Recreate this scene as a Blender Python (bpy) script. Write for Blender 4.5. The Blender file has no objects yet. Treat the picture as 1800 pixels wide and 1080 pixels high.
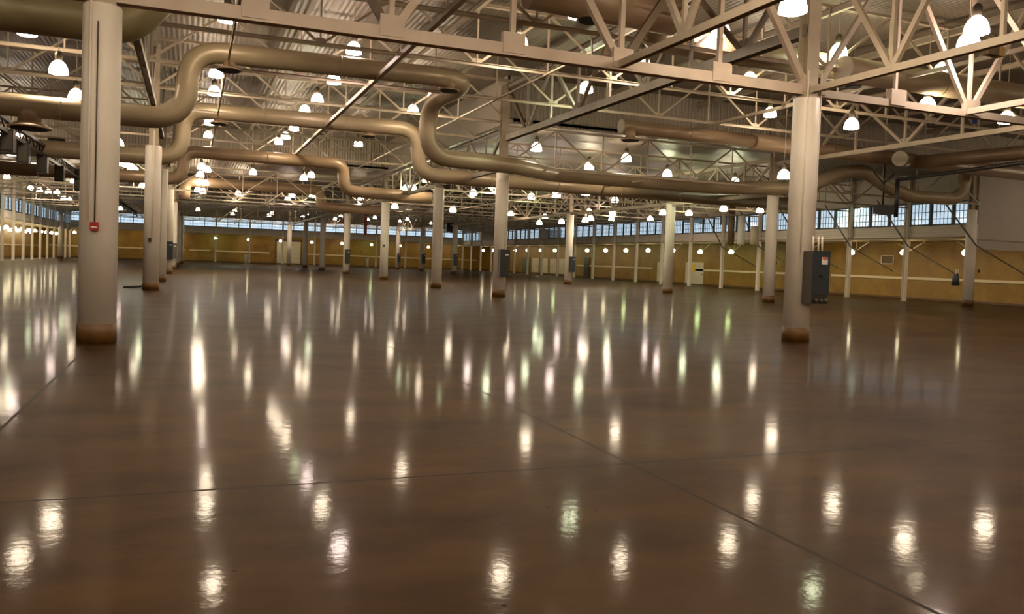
import bpy, bmesh, math, random
from mathutils import Vector, Matrix
random.seed(7)
sc = bpy.context.scene
COL = sc.collection
PI = math.pi

# ------------------------------------------------------------------ camera, world, exposure
F, Y0, ROLL, PITCH, YAW, EYE = 1448.0, 510.1, .036, .034, .372, 1.65
cd = bpy.data.cameras.new('camera')
cam = bpy.data.objects.new('camera', cd)
COL.objects.link(cam)
sc.camera = cam
cd.sensor_width = 36.0
cd.lens = F * 36.0 / 1800.0
cd.shift_y = -(540 - Y0) / 1800.0
cd.clip_start = .05
cd.clip_end = 600
cam.matrix_world = Matrix.Translation((0, 0, EYE)) @ Matrix.Rotation(-YAW, 4, 'Z') @ Matrix.Rotation(PI / 2 - PITCH, 4, 'X') @ Matrix.Rotation(ROLL, 4, 'Z')

sc.view_settings.view_transform = 'Standard'
sc.view_settings.look = 'None'
sc.view_settings.gamma = 1
sc.view_settings.use_curve_mapping = False
sc.view_settings.exposure = 0.33
LAMP = 30.0          # strength of a glowing lamp dome
world = bpy.data.worlds.new('overcast_sky')
sc.world = world
world.use_nodes = True
world.node_tree.nodes['Background'].inputs[0].default_value = (.60, .70, .80, 1)
world.node_tree.nodes['Background'].inputs[1].default_value = 2.6
sc.cycles.max_bounces = 8
sc.cycles.diffuse_bounces = 4
sc.cycles.glossy_bounces = 3
sc.cycles.transmission_bounces = 4
sc.cycles.sample_clamp_indirect = 6
sc.cycles.use_denoising = True

# ------------------------------------------------------------------ pixel -> world
def ray(x, y):
    dx, dy = x - 900, y - Y0
    c, s = math.cos(ROLL), math.sin(ROLL)
    u = dx * c + dy * s
    v = -dx * s + dy * c
    X = u / F
    Y2 = -v / F
    Z = math.cos(PITCH) + Y2 * math.sin(PITCH)
    Y = -math.sin(PITCH) + Y2 * math.cos(PITCH)
    return (X * math.cos(YAW) + Z * math.sin(YAW), -X * math.sin(YAW) + Z * math.cos(YAW), Y)

def at(x, y, s=None, t=None, z=None):
    r = ray(x, y)
    k = s / r[0] if s is not None else (t / r[1] if t is not None else (z - EYE) / r[2])
    return Vector((r[0] * k, r[1] * k, r[2] * k + EYE))

# ------------------------------------------------------------------ materials
def mat(name, col, rough=.5, metal=0, noise=None, bump=None, spec=None):
    m = bpy.data.materials.new(name)
    m.use_nodes = True
    nt = m.node_tree
    b = nt.nodes['Principled BSDF']
    b.inputs['Base Color'].default_value = (*col, 1)
    b.inputs['Roughness'].default_value = rough
    b.inputs['Metallic'].default_value = metal
    if spec is not None:
        b.inputs['Specular IOR Level'].default_value = spec
    tc = nt.nodes.new('ShaderNodeTexCoord')
    if noise:
        col2, scale = noise
        n = nt.nodes.new('ShaderNodeTexNoise')
        n.inputs['Scale'].default_value = scale
        n.inputs['Detail'].default_value = 4
        nt.links.new(tc.outputs['Object'], n.inputs['Vector'])
        r = nt.nodes.new('ShaderNodeValToRGB')
        r.color_ramp.elements[0].position = .35
        r.color_ramp.elements[1].position = .68
        r.color_ramp.elements[0].color = (*col, 1)
        r.color_ramp.elements[1].color = (*col2, 1)
        nt.links.new(n.outputs['Fac'], r.inputs['Fac'])
        nt.links.new(r.outputs['Color'], b.inputs['Base Color'])
    if bump:
        kind, scale, dist = bump
        bp = nt.nodes.new('ShaderNodeBump')
        bp.inputs['Distance'].default_value = dist
        if kind == 'noise':
            n2 = nt.nodes.new('ShaderNodeTexNoise')
            n2.inputs['Scale'].default_value = scale
            nt.links.new(tc.outputs['Object'], n2.inputs['Vector'])
            nt.links.new(n2.outputs['Fac'], bp.inputs['Height'])
        else:
            w = nt.nodes.new('ShaderNodeTexWave')
            w.bands_direction = kind
            w.wave_profile = 'SIN'
            w.inputs['Scale'].default_value = scale
            nt.links.new(tc.outputs['Object'], w.inputs['Vector'])
            nt.links.new(w.outputs['Fac'], bp.inputs['Height'])
        nt.links.new(bp.outputs['Normal'], b.inputs['Normal'])
    return m

def emis(name, col, strength):
    m = bpy.data.materials.new(name)
    m.use_nodes = True
    nt = m.node_tree
    nt.nodes.clear()
    e = nt.nodes.new('ShaderNodeEmission')
    e.inputs[0].default_value = (*col, 1)
    e.inputs[1].default_value = strength
    o = nt.nodes.new('ShaderNodeOutputMaterial')
    nt.links.new(e.outputs[0], o.inputs[0])
    return m

M = {}
M['column'] = mat('column_paint', (.80, .71, .60), .42, noise=((.84, .76, .66), 1.3))
M['base'] = mat('brown_base_paint', (.11, .048, .009), .45, noise=((.15, .07, .014), 3))
M['steel'] = mat('beige_steel_paint', (.45, .37, .275), .55, noise=((.53, .44, .33), 2.0))
M['pinksteel'] = mat('rosy_beige_steel_paint', (.56, .44, .345), .5, noise=((.63, .51, .40), 2.0))
M['greysteel'] = mat('grey_steel_with_shade', (.26, .225, .18), .5, noise=((.33, .29, .235), 1.5))  # greyer second steel tone, the girders' shade partly put into the colour
M['browns'] = mat('brown_steel_primer', (.13, .08, .04), .5)
M['duct'] = mat('tan_duct_paint', (.36, .28, .175), .38, metal=.15, noise=((.44, .35, .23), .6))
M['duct2'] = mat('brown_duct_paint', (.33, .225, .135), .38, metal=.15, noise=((.40, .28, .18), .6))
M['duct3'] = mat('olive_duct_paint', (.33, .275, .14), .4, metal=.1, noise=((.38, .32, .18), .6))
M['ductcap'] = mat('pale_duct_end', (.62, .54, .42), .5)
M['dark'] = mat('black_metal', (.016, .014, .013), .45)
M['darkvoid'] = mat('dark_grille', (.02, .017, .013), .7)
M['housing'] = mat('lamp_housing_metal', (.12, .10, .07), .4, metal=.5)
M['boxblue'] = mat('blue_grey_enclosure', (.018, .023, .030), .4)
M['boxbrown'] = mat('brown_grey_enclosure', (.07, .055, .038), .5)
M['red'] = mat('red_plastic', (.33, .012, .01), .35)
M['redcloth'] = mat('faded_red_pipe', (.36, .09, .08), .6)
M['white'] = mat('white_plastic', (.75, .72, .66), .5)
M['orange'] = mat('orange_print', (.75, .16, .05), .5)
M['yellow'] = mat('yellow_tag', (.72, .52, .04), .5)
M['blue'] = mat('blue_fixture', (.02, .06, .28), .4)
M['amber'] = mat('amber_fixture', (.42, .25, .06), .4)
M['siding'] = mat('ribbed_metal_siding', (.66, .57, .48), .5, noise=((.72, .63, .53), .8), bump=('Z', 2.2, .02))
M['stepwall'] = mat('vertical_ribbed_wall', (.40, .35, .28), .55, noise=((.44, .38, .31), .5), bump=('X', 1.6, .05))
M['greywall'] = mat('grey_plaster_wall', (.36, .31, .26), .6, noise=((.41, .355, .30), .4))
M['soffit'] = mat('brown_soffit', (.34, .25, .13), .7)
M['wirewin'] = mat('window_mullion', (.06, .065, .06), .5)
M['door'] = mat('cream_door', (.62, .54, .40), .45, noise=((.66, .58, .44), 1))
M['doorgreen'] = mat('green_grey_door', (.09, .11, .07), .5)
M['batten'] = mat('cream_rail', (.78, .64, .42), .4)
M['purl'] = mat('deck_beam_paint', (.40, .34, .26), .5)

def wood_material():
    m = bpy.data.materials.new('stained_plywood_wall')
    m.use_nodes = True
    nt = m.node_tree
    b = nt.nodes['Principled BSDF']
    b.inputs['Roughness'].default_value = .5
    tc = nt.nodes.new('ShaderNodeTexCoord')
    n = nt.nodes.new('ShaderNodeTexNoise')
    n.inputs['Scale'].default_value = .45
    n.inputs['Detail'].default_value = 6
    n.inputs['Roughness'].default_value = .7
    nt.links.new(tc.outputs['Object'], n.inputs['Vector'])
    r = nt.nodes.new('ShaderNodeValToRGB')
    r.color_ramp.elements[0].position = .3
    r.color_ramp.elements[1].position = .7
    r.color_ramp.elements[0].color = (.20, .095, .010, 1)
    r.color_ramp.elements[1].color = (.38, .22, .025, 1)
    nt.links.new(n.outputs['Fac'], r.inputs['Fac'])
    nt.links.new(r.outputs['Color'], b.inputs['Base Color'])
    return m
M['wood'] = wood_material()

def floor_material():
    m = bpy.data.materials.new('polished_brown_concrete')
    m.use_nodes = True
    nt = m.node_tree
    L = nt.links
    b = nt.nodes['Principled BSDF']
    geo = nt.nodes.new('ShaderNodeNewGeometry')
    sep = nt.nodes.new('ShaderNodeSeparateXYZ')
    L.new(geo.outputs['Position'], sep.inputs[0])

    def math_(op, a, bb=None):
        n = nt.nodes.new('ShaderNodeMath')
        n.operation = op
        for i, v in enumerate((a, bb)):
            if v is None:
                continue
            if isinstance(v, (int, float)):
                n.inputs[i].default_value = v
            else:
                L.new(v, n.inputs[i])
        return n.outputs[0]
    def noise(scale, detail=4, rough=.55, vec=None):
        n = nt.nodes.new('ShaderNodeTexNoise')
        n.inputs['Scale'].default_value = scale
        n.inputs['Detail'].default_value = detail
        n.inputs['Roughness'].default_value = rough
        L.new(vec or geo.outputs['Position'], n.inputs['Vector'])
        return n.outputs['Fac']
    def ramp(fac, p0, c0, p1, c1):
        r = nt.nodes.new('ShaderNodeValToRGB')
        r.color_ramp.elements[0].position = p0
        r.color_ramp.elements[1].position = p1
        r.color_ramp.elements[0].color = (*c0, 1)
        r.color_ramp.elements[1].color = (*c1, 1)
        L.new(fac, r.inputs['Fac'])
        return r.outputs['Color']
    def mix(fac, a, bb):
        n = nt.nodes.new('ShaderNodeMix')
        n.data_type = 'RGBA'
        L.new(fac, n.inputs[0])
        for i, v in ((6, a), (7, bb)):
            if isinstance(v, tuple):
                n.inputs[i].default_value = (*v, 1)
            else:
                L.new(v, n.inputs[i])
        return n.outputs[2]
    mp = nt.nodes.new('ShaderNodeMapping')
    mp.inputs['Rotation'].default_value = (0, 0, .37)
    mp.inputs['Scale'].default_value = (.7, 1.15, 1)
    L.new(geo.outputs['Position'], mp.inputs['Vector'])
    c1 = ramp(noise(.8, 6, .65, mp.outputs[0]), .34, (.026, .010, .0025), .68, (.088, .045, .016))
    c2 = ramp(noise(.16, 3), .38, (.026, .010, .003), .62, (.056, .036, .018))
    half = nt.nodes.new('ShaderNodeValue'); half.outputs[0].default_value = .38
    col = mix(half.outputs[0], c1, c2)
    # saw-cut joints
    j = None
    for axis, pos in (('X', -1.55), ('X', 3.45), ('X', 18.6), ('Y', 6.0), ('Y', 15.65), ('Y', 36.0), ('Y', 61.0)):
        d = math_('ABSOLUTE', math_('SUBTRACT', sep.outputs[axis], pos))
        k = math_('LESS_THAN', d, .016)
        j = k if j is None else math_('MAXIMUM', j, k)
    # small pits
    vor = nt.nodes.new('ShaderNodeTexVoronoi')
    vor.inputs['Scale'].default_value = 3.5
    L.new(geo.outputs['Position'], vor.inputs['Vector'])
    pit = math_('MULTIPLY', math_('LESS_THAN', vor.outputs['Distance'], .055), math_('GREATER_THAN', noise(.7, 1), .47))
    marks = math_('MAXIMUM', j, pit)
    col = mix(marks, col, (.018, .012, .008))
    L.new(col, b.inputs['Base Color'])
    b.inputs['Roughness'].default_value = .5
    b.inputs['Specular IOR Level'].default_value = .03
    L.new(math_('MULTIPLY', math_('SUBTRACT', 1.0, marks), .19), b.inputs['Coat Weight'])
    b.inputs['Coat Roughness'].default_value = .085
    b.inputs['Coat IOR'].default_value = 1.5
    bp = nt.nodes.new('ShaderNodeBump')
    bp.inputs['Distance'].default_value = .0007
    bp.inputs['Strength'].default_value = 1
    L.new(noise(9.0, 3), bp.inputs['Height'])
    L.new(bp.outputs['Normal'], b.inputs['Normal'])
    L.new(bp.outputs['Normal'], b.inputs['Coat Normal'])
    return m
M['floor'] = floor_material()

def deck_material():
    m = bpy.data.materials.new('corrugated_roof_deck')
    m.use_nodes = True
    nt = m.node_tree
    L = nt.links
    b = nt.nodes['Principled BSDF']
    b.inputs['Roughness'].default_value = .45
    b.inputs['Metallic'].default_value = .1
    tc = nt.nodes.new('ShaderNodeTexCoord')
    w = nt.nodes.new('ShaderNodeTexWave')
    w.bands_direction = 'X'
    w.inputs['Scale'].default_value = 1.6
    L.new(tc.outputs['Object'], w.inputs['Vector'])
    bp = nt.nodes.new('ShaderNodeBump')
    bp.inputs['Distance'].default_value = .012
    L.new(w.outputs['Fac'], bp.inputs['Height'])
    L.new(bp.outputs['Normal'], b.inputs['Normal'])
    n = nt.nodes.new('ShaderNodeTexNoise')
    n.inputs['Scale'].default_value = .12
    L.new(tc.outputs['Object'], n.inputs['Vector'])
    r = nt.nodes.new('ShaderNodeValToRGB')
    r.color_ramp.elements[0].position = .4
    r.color_ramp.elements[1].position = .6
    r.color_ramp.elements[0].color = (.17, .135, .095, 1)
    r.color_ramp.elements[1].color = (.27, .225, .18, 1)
    L.new(n.outputs['Fac'], r.inputs['Fac'])
    L.new(r.outputs['Color'], b.inputs['Base Color'])
    return m
M['deck'] = deck_material()

def glass_material():
    m = bpy.data.materials.new('frosted_window_glass')
    m.use_nodes = True
    nt = m.node_tree
    nt.nodes.clear()
    L = nt.links
    tr = nt.nodes.new('ShaderNodeBsdfTransparent')
    tr.inputs[0].default_value = (.80, .84, .86, 1)
    tl = nt.nodes.new('ShaderNodeBsdfTranslucent')
    tl.inputs[0].default_value = (.55, .6, .62, 1)
    gl = nt.nodes.new('ShaderNodeBsdfGlossy')
    gl.inputs['Roughness'].default_value = .15
    m1 = nt.nodes.new('ShaderNodeMixShader'); m1.inputs[0].default_value = .35
    m2 = nt.nodes.new('ShaderNodeMixShader'); m2.inputs[0].default_value = .08
    L.new(tr.outputs[0], m1.inputs[1]); L.new(tl.outputs[0], m1.inputs[2])
    L.new(m1.outputs[0], m2.inputs[1]); L.new(gl.outputs[0], m2.inputs[2])
    o = nt.nodes.new('ShaderNodeOutputMaterial')
    L.new(m2.outputs[0], o.inputs[0])
    return m
M['glass'] = glass_material()
M['glow_warm'] = emis('glowing_dome_warm', (1.0, .80, .56), LAMP)
M['glow_green'] = emis('glowing_dome_greenish', (.92, 1.0, .62), LAMP)
M['glow_rose'] = emis('glowing_dome_rosy', (1.0, .76, .66), LAMP)
M['lens_warm'] = emis('added_glow_disc_warm', (1.0, .82, .60), LAMP * 4)  # stronger glow for the discs added under the domes
M['lens_green'] = emis('added_glow_disc_greenish', (.94, 1.0, .66), LAMP * 4)
M['lens_rose'] = emis('added_glow_disc_rosy', (1.0, .80, .70), LAMP * 4)
M['glow_small'] = emis('glowing_bulb_under_soffit', (1.0, .84, .50), LAMP * .9)
M['glow_smallgreen'] = emis('glowing_bulb_greenish', (.78, 1.0, .40), LAMP * .8)

# ------------------------------------------------------------------ mesh helpers
class MB:
    def __init__(self):
        self.bm = bmesh.new()
    def box(self, x0, x1, y0, y1, z0, z1):
        v = [self.bm.verts.new(p) for p in ((x0, y0, z0), (x1, y0, z0), (x1, y1, z0), (x0, y1, z0), (x0, y0, z1), (x1, y0, z1), (x1, y1, z1), (x0, y1, z1))]
        for f in ((0, 3, 2, 1), (4, 5, 6, 7), (0, 1, 5, 4), (1, 2, 6, 5), (2, 3, 7, 6), (3, 0, 4, 7)):
            self.bm.faces.new([v[i] for i in f])
        return self
    def beam(self, p, q, w, h, up=(0, 0, 1)):
        p, q = Vector(p), Vector(q)
        d = (q - p).normalized()
        u = Vector(up)
        if abs(d.dot(u)) > .98:
            u = Vector((1, 0, 0))
        r = d.cross(u).normalized()
        u = r.cross(d).normalized()
        a = []
        for c in (p, q):
            for i, j in ((-1, -1), (1, -1), (1, 1), (-1, 1)):
                a.append(self.bm.verts.new(c + r * (i * w / 2) + u * (j * h / 2)))
        for f in ((0, 3, 2, 1), (4, 5, 6, 7), (0, 1, 5, 4), (1, 2, 6, 5), (2, 3, 7, 6), (3, 0, 4, 7)):
            self.bm.faces.new([a[i] for i in f])
        return self
    def ibeam(self, p, q, w, h, tf=.018, lying=False):
        p, q = Vector(p), Vector(q)
        d = (q - p).normalized()
        u = Vector((0, 0, 1)) if abs(d.z) < .9 else Vector((0, 1, 0))
        r = d.cross(u).normalized()
        if lying:
            for s in (-1, 1):
                o = r * (s * (w / 2 - tf / 2))
                self.beam(p + o, q + o, tf, h, u)
            self.beam(p, q, w - 2 * tf, tf, u)
        else:
            for s in (-1, 1):
                o = u * (s * (h / 2 - tf / 2))
                self.beam(p + o, q + o, w, tf, u)
            self.beam(p, q, tf, h - 2 * tf, u)
        return self
    def angles(self, p, q, w, h, gap=.03, up=True):
        """double angle chord: two L sections back to back"""
        p, q = Vector(p), Vector(q)
        d = (q - p).normalized()
        u = Vector((0, 0, 1))
        r = d.cross(u).normalized()
        t = .012
        s_ = -1 if up else 1
        for s in (-1, 1):
            self.beam(p + r * s * (gap / 2 + t / 2), q + r * s * (gap / 2 + t / 2), t, h)
            o = r * s * (gap / 2 + w / 4) + u * (s_ * (h / 2 - t / 2))
            self.beam(p + o, q + o, w / 2, t)
        return self
    def lathe(self, prof, n=20, c=(0, 0, 0), cap=True):
        rings = []
        for r, z in prof:
            rings.append([self.bm.verts.new((c[0] + r * math.cos(2 * PI * i / n), c[1] + r * math.sin(2 * PI * i / n), c[2] + z)) for i in range(n)])
        for a, b in zip(rings, rings[1:]):
            for i in range(n):
                f = self.bm.faces.new((a[i], a[(i + 1) % n], b[(i + 1) % n], b[i]))
                f.smooth = True
        if cap:
            self.bm.faces.new(rings[0][::-1])
            self.bm.faces.new(rings[-1])
        return self
    def tube(self, path, r, n=20, cap=True):
        pts = [Vector(p) for p in path]
        rr = r if isinstance(r, (list, tuple)) else [r] * len(pts)
        ref = None
        rings = []
        for k, p in enumerate(pts):
            if k == 0:
                d = pts[1] - pts[0]
            elif k == len(pts) - 1:
                d = pts[-1] - pts[-2]
            else:
                d = (pts[k] - pts[k - 1]).normalized() + (pts[k + 1] - pts[k]).normalized()
            d.normalize()
            if ref is None:
                ref = Vector((0, 0, 1)) if abs(d.z) < .9 else Vector((0, 1, 0))
            a = (ref - d * ref.dot(d)).normalized()
            ref = a
            b = d.cross(a)
            rings.append([self.bm.verts.new(p + (a * math.cos(2 * PI * i / n) + b * math.sin(2 * PI * i / n)) * rr[k]) for i in range(n)])
        for A, B in zip(rings, rings[1:]):
            for i in range(n):
                f = self.bm.faces.new((A[i], A[(i + 1) % n], B[(i + 1) % n], B[i]))
                f.smooth = True
        if cap:
            self.bm.faces.new(rings[0][::-1])
            self.bm.faces.new(rings[-1])
        return self
    def build(self, name, m, parent=None, **tags):
        me = bpy.data.meshes.new(name)
        bmesh.ops.recalc_face_normals(self.bm, faces=self.bm.faces)
        self.bm.to_mesh(me)
        self.bm.free()
        me.materials.append(M[m] if isinstance(m, str) else m)
        o = bpy.data.objects.new(name, me)
        COL.objects.link(o)
        if parent:
            o.parent = parent
        for k, v in tags.items():
            if v:
                o[k] = v
        return o

def empty(name, label, cat, loc=(0, 0, 0), rz=0, group=None):
    o = bpy.data.objects.new(name, None)
    COL.objects.link(o)
    o.location = loc
    o.rotation_euler = (0, 0, rz)
    o.empty_display_size = .2
    o['label'] = label
    o['category'] = cat
    if group:
        o['group'] = group
    return o

def copy_tree(root, loc=None, rz=None, label=None, group=None, parent=None):
    r = root.copy()
    COL.objects.link(r)
    r.parent = parent
    if loc is not None:
        r.location = loc
    if rz is not None:
        r.rotation_euler = (0, 0, rz)
    if label:
        r['label'] = label
    if group:
        r['group'] = group
    for ch in [c for c in KIDS.get(root.name, [])] or list(root.children):
        copy_tree(ch, parent=r)
    return r
KIDS = {}

def struct(o, label=None):
    o['kind'] = 'structure'
    if label:
        o['label'] = label
    return o

ORD = ['first', 'second', 'third', 'fourth', 'fifth', 'sixth', 'seventh', 'eighth', 'ninth', 'tenth', 'eleventh', 'twelfth', 'thirteenth', 'fourteenth', 'fifteenth', 'sixteenth', 'seventeenth', 'eighteenth', 'nineteenth', 'twentieth', 'twenty-first', 'twenty-second', 'twenty-third', 'twenty-fourth', 'twenty-fifth', 'twenty-sixth', 'twenty-seventh', 'twenty-eighth', 'twenty-ninth', 'thirtieth']

def elbow(p0, p1, p2, rad, n=7):
    """points of a rounded corner at p1"""
    p0, p1, p2 = Vector(p0), Vector(p1), Vector(p2)
    a, b = (p0 - p1).normalized(), (p2 - p1).normalized()
    ang = a.angle(b)
    d = min(rad / math.tan(ang / 2), (p0 - p1).length * .49, (p2 - p1).length * .49)
    s, e = p1 + a * d, p1 + b * d
    out = []
    for i in range(n + 1):
        t = i / n
        out.append((s * (1 - t) ** 2 + p1 * 2 * t * (1 - t) + e * t * t))
    return out

def smooth_path(pts, rad):
    out = [Vector(pts[0])]
    for i in range(1, len(pts) - 1):
        out += elbow(pts[i - 1], pts[i], pts[i + 1], rad)
    out.append(Vector(pts[-1]))
    return out

# ------------------------------------------------------------------ grid of the hall (x across, y into the depth)
XS = [-16.7, -1.52, 13.52, 28.78, 43.75]
Y1, Y2, Y3, Y4 = 15.85, 36.05, 46.1, 61.3
WR, WB, WL = 43.75, 136.4, -16.7          # post lines of right, back and left side
ZH, ZL = 10.35, 8.25                      # high and low roof deck

# floor
struct(MB().box(-45, 80, -25, 145, -.3, 0).build('floor', 'floor'))

# roof decks
def deck(x0, x1, y0, y1, z):
    return struct(MB().box(x0, x1, y0, y1, z, z + .15).build('ceiling', 'deck'))
YS = 61.3      # the high roof of the centre and left aisles ends here
deck(-45, 13.7, -25, YS, ZH)
deck(13.7, 80, -25, Y2 + .3, ZH)
deck(13.7, 53.2, Y2 + .3, 141.2, ZL)
deck(-22, 13.7, YS, 141.2, ZL)
deck(-45, -22, YS, 61.6, ZL)
# step walls between the roofs
struct(MB().box(13.6, 80, Y2 + .3, Y2 + .42, ZL - .1, ZH).build('wall_step_right', 'stepwall'))
struct(MB().box(-45, 13.6, YS, YS + .12, ZL - .1, ZH).build('wall_step_far', 'stepwall'))
struct(MB().box(13.58, 13.7, Y2 + .3, YS, ZL - .1, ZH).build('wall_step_side', 'stepwall'))
# outer shell, behind the camera and beside it
struct(MB().box(-45, 80, -25.2, -25, 0, ZH).build('wall_front', 'greywall'))
struct(MB().box(-45.2, -45, -25, 61.4, 0, ZH).build('wall_left_near', 'greywall'))
struct(MB().box(80, 80.2, -25, 36.6, 0, ZH).build('wall_right_near', 'greywall'))
struct(MB().box(-45, -21.2, 61.4, 61.6, 0, ZH).build('wall_left_return', 'greywall'))
# grey upper wall that turns off to the right behind the right-hand column
g = struct(MB().box(43.95, 80, 36.45, 36.75, 3.45, ZL + .2).build('wall_right_upper_return', 'greywall'))
struct(MB().box(44.0, 80, 36.40, 36.45, 4.02, 4.07).build('trim_1', 'greysteel'))

# ------------------------------------------------------------------ recessed wooden walls, soffits, siding bands, clerestory
def wood_wall(name, x0, x1, y0, y1, z1):
    return struct(MB().box(x0, x1, y0, y1, 0, z1).build(name, 'wood'))
wood_wall('wall_right', 49, 49.2, 29, 141, 4.12)
wood_wall('wall_back', -21, 49, 141, 141.2, 4.5)
wood_wall('wall_left', -21.2, -21, 61.4, 141, 4.2)
struct(MB().box(43.6, 53.2, 36.75, 141.2, 4.12, 4.2).build('trim_soffit_right', 'soffit'))
struct(MB().box(-16.7, 43.6, 136.5, 141.2, 4.4, 4.48).build('trim_soffit_back', 'soffit'))
struct(MB().box(-22, -16.7, 61.6, 141.2, 4.12, 4.2).build('trim_soffit_left', 'soffit'))
# dark floor line where the plywood meets the floor
struct(MB().box(48.95, 49, 29, 141, 0, .14).build('baseboard_right', 'base'))
struct(MB().box(-21, 49, 140.95, 141, 0, .14).build('baseboard_back', 'base'))
struct(MB().box(-21, -20.95, 61.4, 141, 0, .14).build('baseboard_left', 'base'))

def rail(name, m):
    return struct(MB().box(*m).build(name, 'batten'))
n_tr = 10
def batten(*m):
    global n_tr
    rail('trim_%d' % n_tr, m)
    n_tr += 1
for a, b in ((28, 53.5), (56.5, 73), (78.5 + 3.2, 101.5)):
    batten(48.9, 48.95, max(a, 29), b, 1.42, 1.6)
for a, b in ((-20, -1), (-.3, 2.8), (3.4, 12), (17.5, 30.5), (31.5, 48)):
    batten(a, b, 140.88, 140.95, 1.62, 1.82)
batten(-20.95, -20.88, 90, 140, 1.5, 1.65)

win_n = 1
def side(axis, fixed, inner, a, nb, step, zs, fine, skip=()):
    """siding band + clerestory between posts; axis 'y' = wall runs along y at x=fixed; inner = +1/-1 direction away from the hall"""
    global win_n
    z0, z1, z2, ztop = zs
    def B(u0, u1, v0, v1, za, zb, mb=None):
        mb = mb or MB()
        lo, hi = fixed + min(v0 * inner, v1 * inner), fixed + max(v0 * inner, v1 * inner)
        if axis == 'y':
            mb.box(lo, hi, u0, u1, za, zb)
        else:
            mb.box(u0, u1, lo, hi, za, zb)
        return mb
    e = a + step * nb
    u0, u1 = min(a, e), max(a, e)
    nm = {('y', 1): 'right', ('x', 1): 'back', ('y', -1): 'left'}[(axis, inner)]
    struct(B(u0, u1, .05, .17, z0, z1).build('wall_%s_siding' % nm, 'siding'))
    struct(B(u0, u1, -.06, .05, z0 - .06, z0 + .06).build('trim_ledge_%s' % nm, 'steel'))
    struct(B(u0, u1, .05, .17, z2, ztop).build('wall_%s_upper' % nm, 'stepwall'))
    for k in range(nb):
        if k in skip:
            continue
        p, q = sorted((a + step * k, a + step * (k + 1)))
        fr = B(p + .05, q - .05, .0, .14, z1, z1 + .09)
        B(p + .05, q - .05, .0, .14, z2 - .09, z2, fr)
        w = q - p
        for j in range(4):
            c = p + w * j / 3
            c = min(max(c, p + .06), q - .06)
            B(c - .055, c + .055, .0, .14, z1, z2, fr)
        o = struct(fr.build('window_%d' % win_n, 'wirewin'))
        win_n += 1
        gl = B(p + .05, q - .05, .09, .10, z1 + .02, z2 - .02)
        gl.build('glass', 'glass', o)
        bars = MB()
        for zz in ((z1 * .72 + z2 * .28), (z1 * .42 + z2 * .58)):
            B(p + .05, q - .05, .05, .075, zz - .02, zz + .02, bars)
        nf = fine
        for j in range(nf * 3):
            c = p + w * (j + .5) / (nf * 3)
            B(c - .014, c + .014, .05, .075, z1 + .05, z2 - .05, bars)
        bars.build('glazing_bars', 'wirewin', o)
side('y', WR, 1, Y2, 20, 5.017, (4.1, 4.92, 6.4, ZL), 6)
side('x', WB, 1, WR, 12, -5.035, (4.42, 5.42, 7.0, ZL), 2)
side('y', WL, -1, WB, 14, -5.2, (4.1, 4.92, 6.4, ZL), 3)

# ------------------------------------------------------------------ posts
def make_post(label, loc, h, rz=0):
    o = empty('post', label, 'post', loc, rz)
    MB().ibeam((0, 0, .012), (0, 0, h), .24, .24, .02).build('shaft', 'column', o)
    MB().box(-.17, .17, -.17, .17, 0, .02).build('base_plate', 'steel', o)
    return o
post0 = None
def place_post(loc, label, group):
    global post0
    if post0 is None:
        post0 = make_post(label, loc, ZL - .02)
        post0['group'] = group
        return post0
    return copy_tree(post0, loc, 0, label, group)
for k in range(1, 20):
    place_post((WR - .1, Y2 + 5.017 * k, 0), 'slim white steel post of the right wall line, %s beyond the thick end column' % ORD[k - 1], 'steel posts along the right wall')
for k in range(0, 13):
    place_post((WR - 5.035 * k, WB - .12, 0), ('slim white steel post in the far right corner' if k == 0 else 'slim white steel post of the back wall line, %s from the far right corner' % ORD[k - 1]), 'steel posts along the back wall')
for k in range(1, 11):
    place_post((WL + .1, WB - 5.2 * k, 0), 'slim steel post of the left wall line, %s from the far left corner' % ORD[k - 1], 'steel posts along the left wall')

# ------------------------------------------------------------------ round columns
HC = 5.76
def make_column(label, loc, stub, conduit=None, h=HC):
    o = empty('column', label, 'column', loc, 0, 'round white columns of the hall')
    MB().lathe([(.305, .34), (.305, h - .02), (.295, h)], 40).build('shaft', 'column', o)
    MB().lathe([(.316, 0), (.316, .335), (.306, .34)], 40).build('base_band', 'base', o, label='brown painted foot band')
    s = MB()
    s.box(-.22, .22, -.22, .22, h, h + .05)
    s.ibeam((0, 0, h + .05), (0, 0, stub), .34, .34, .03)
    s.build('steel_stub', 'steel', o)
    if conduit is not None:
        c = MB()
        for a in conduit:
            x, y = .325 * math.cos(a), .325 * math.sin(a)
            c.tube([(x, y, 2.1), (x, y, h + .6)], .016, 8)
        c.build('conduit', 'column', o)
    return o
cols = {}
def put_col(i, y, label, stub, conduit=None, x=None):
    o = make_column(label, (XS[i] if x is None else x, y, 0), stub, conduit)
    cols[(i, round(y))] = o
    return o
YR = [Y1, Y2, Y3, Y4, 77.2, 92.8, 107.5, 121.5]
names_l = ['big white round column at the left with a red alarm box', 'second column of the left row, right behind the big left one', 'third column of the left row, partly hidden by the second', 'fourth column of the left row with a dark panel', 'fifth column of the left row with a dark panel, nearly hidden', 'sixth column of the left row, a sliver behind the others', 'seventh column of the left row, a far sliver', 'eighth and last column of the left row']
names_m = ['big white round column right of centre with a large grey disconnect box', 'column in the middle of the hall with a dark panel at head height', 'column just left of the middle one, without a panel', 'third column of the centre row to the left, with a small dark fitting', 'column of the centre row with a dark panel before the back wall', 'slim far column of the centre row, right of the big cream door', 'far column of the centre row at the right edge of the cream door', 'farthest centre column, standing in front of the cream door']
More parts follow.
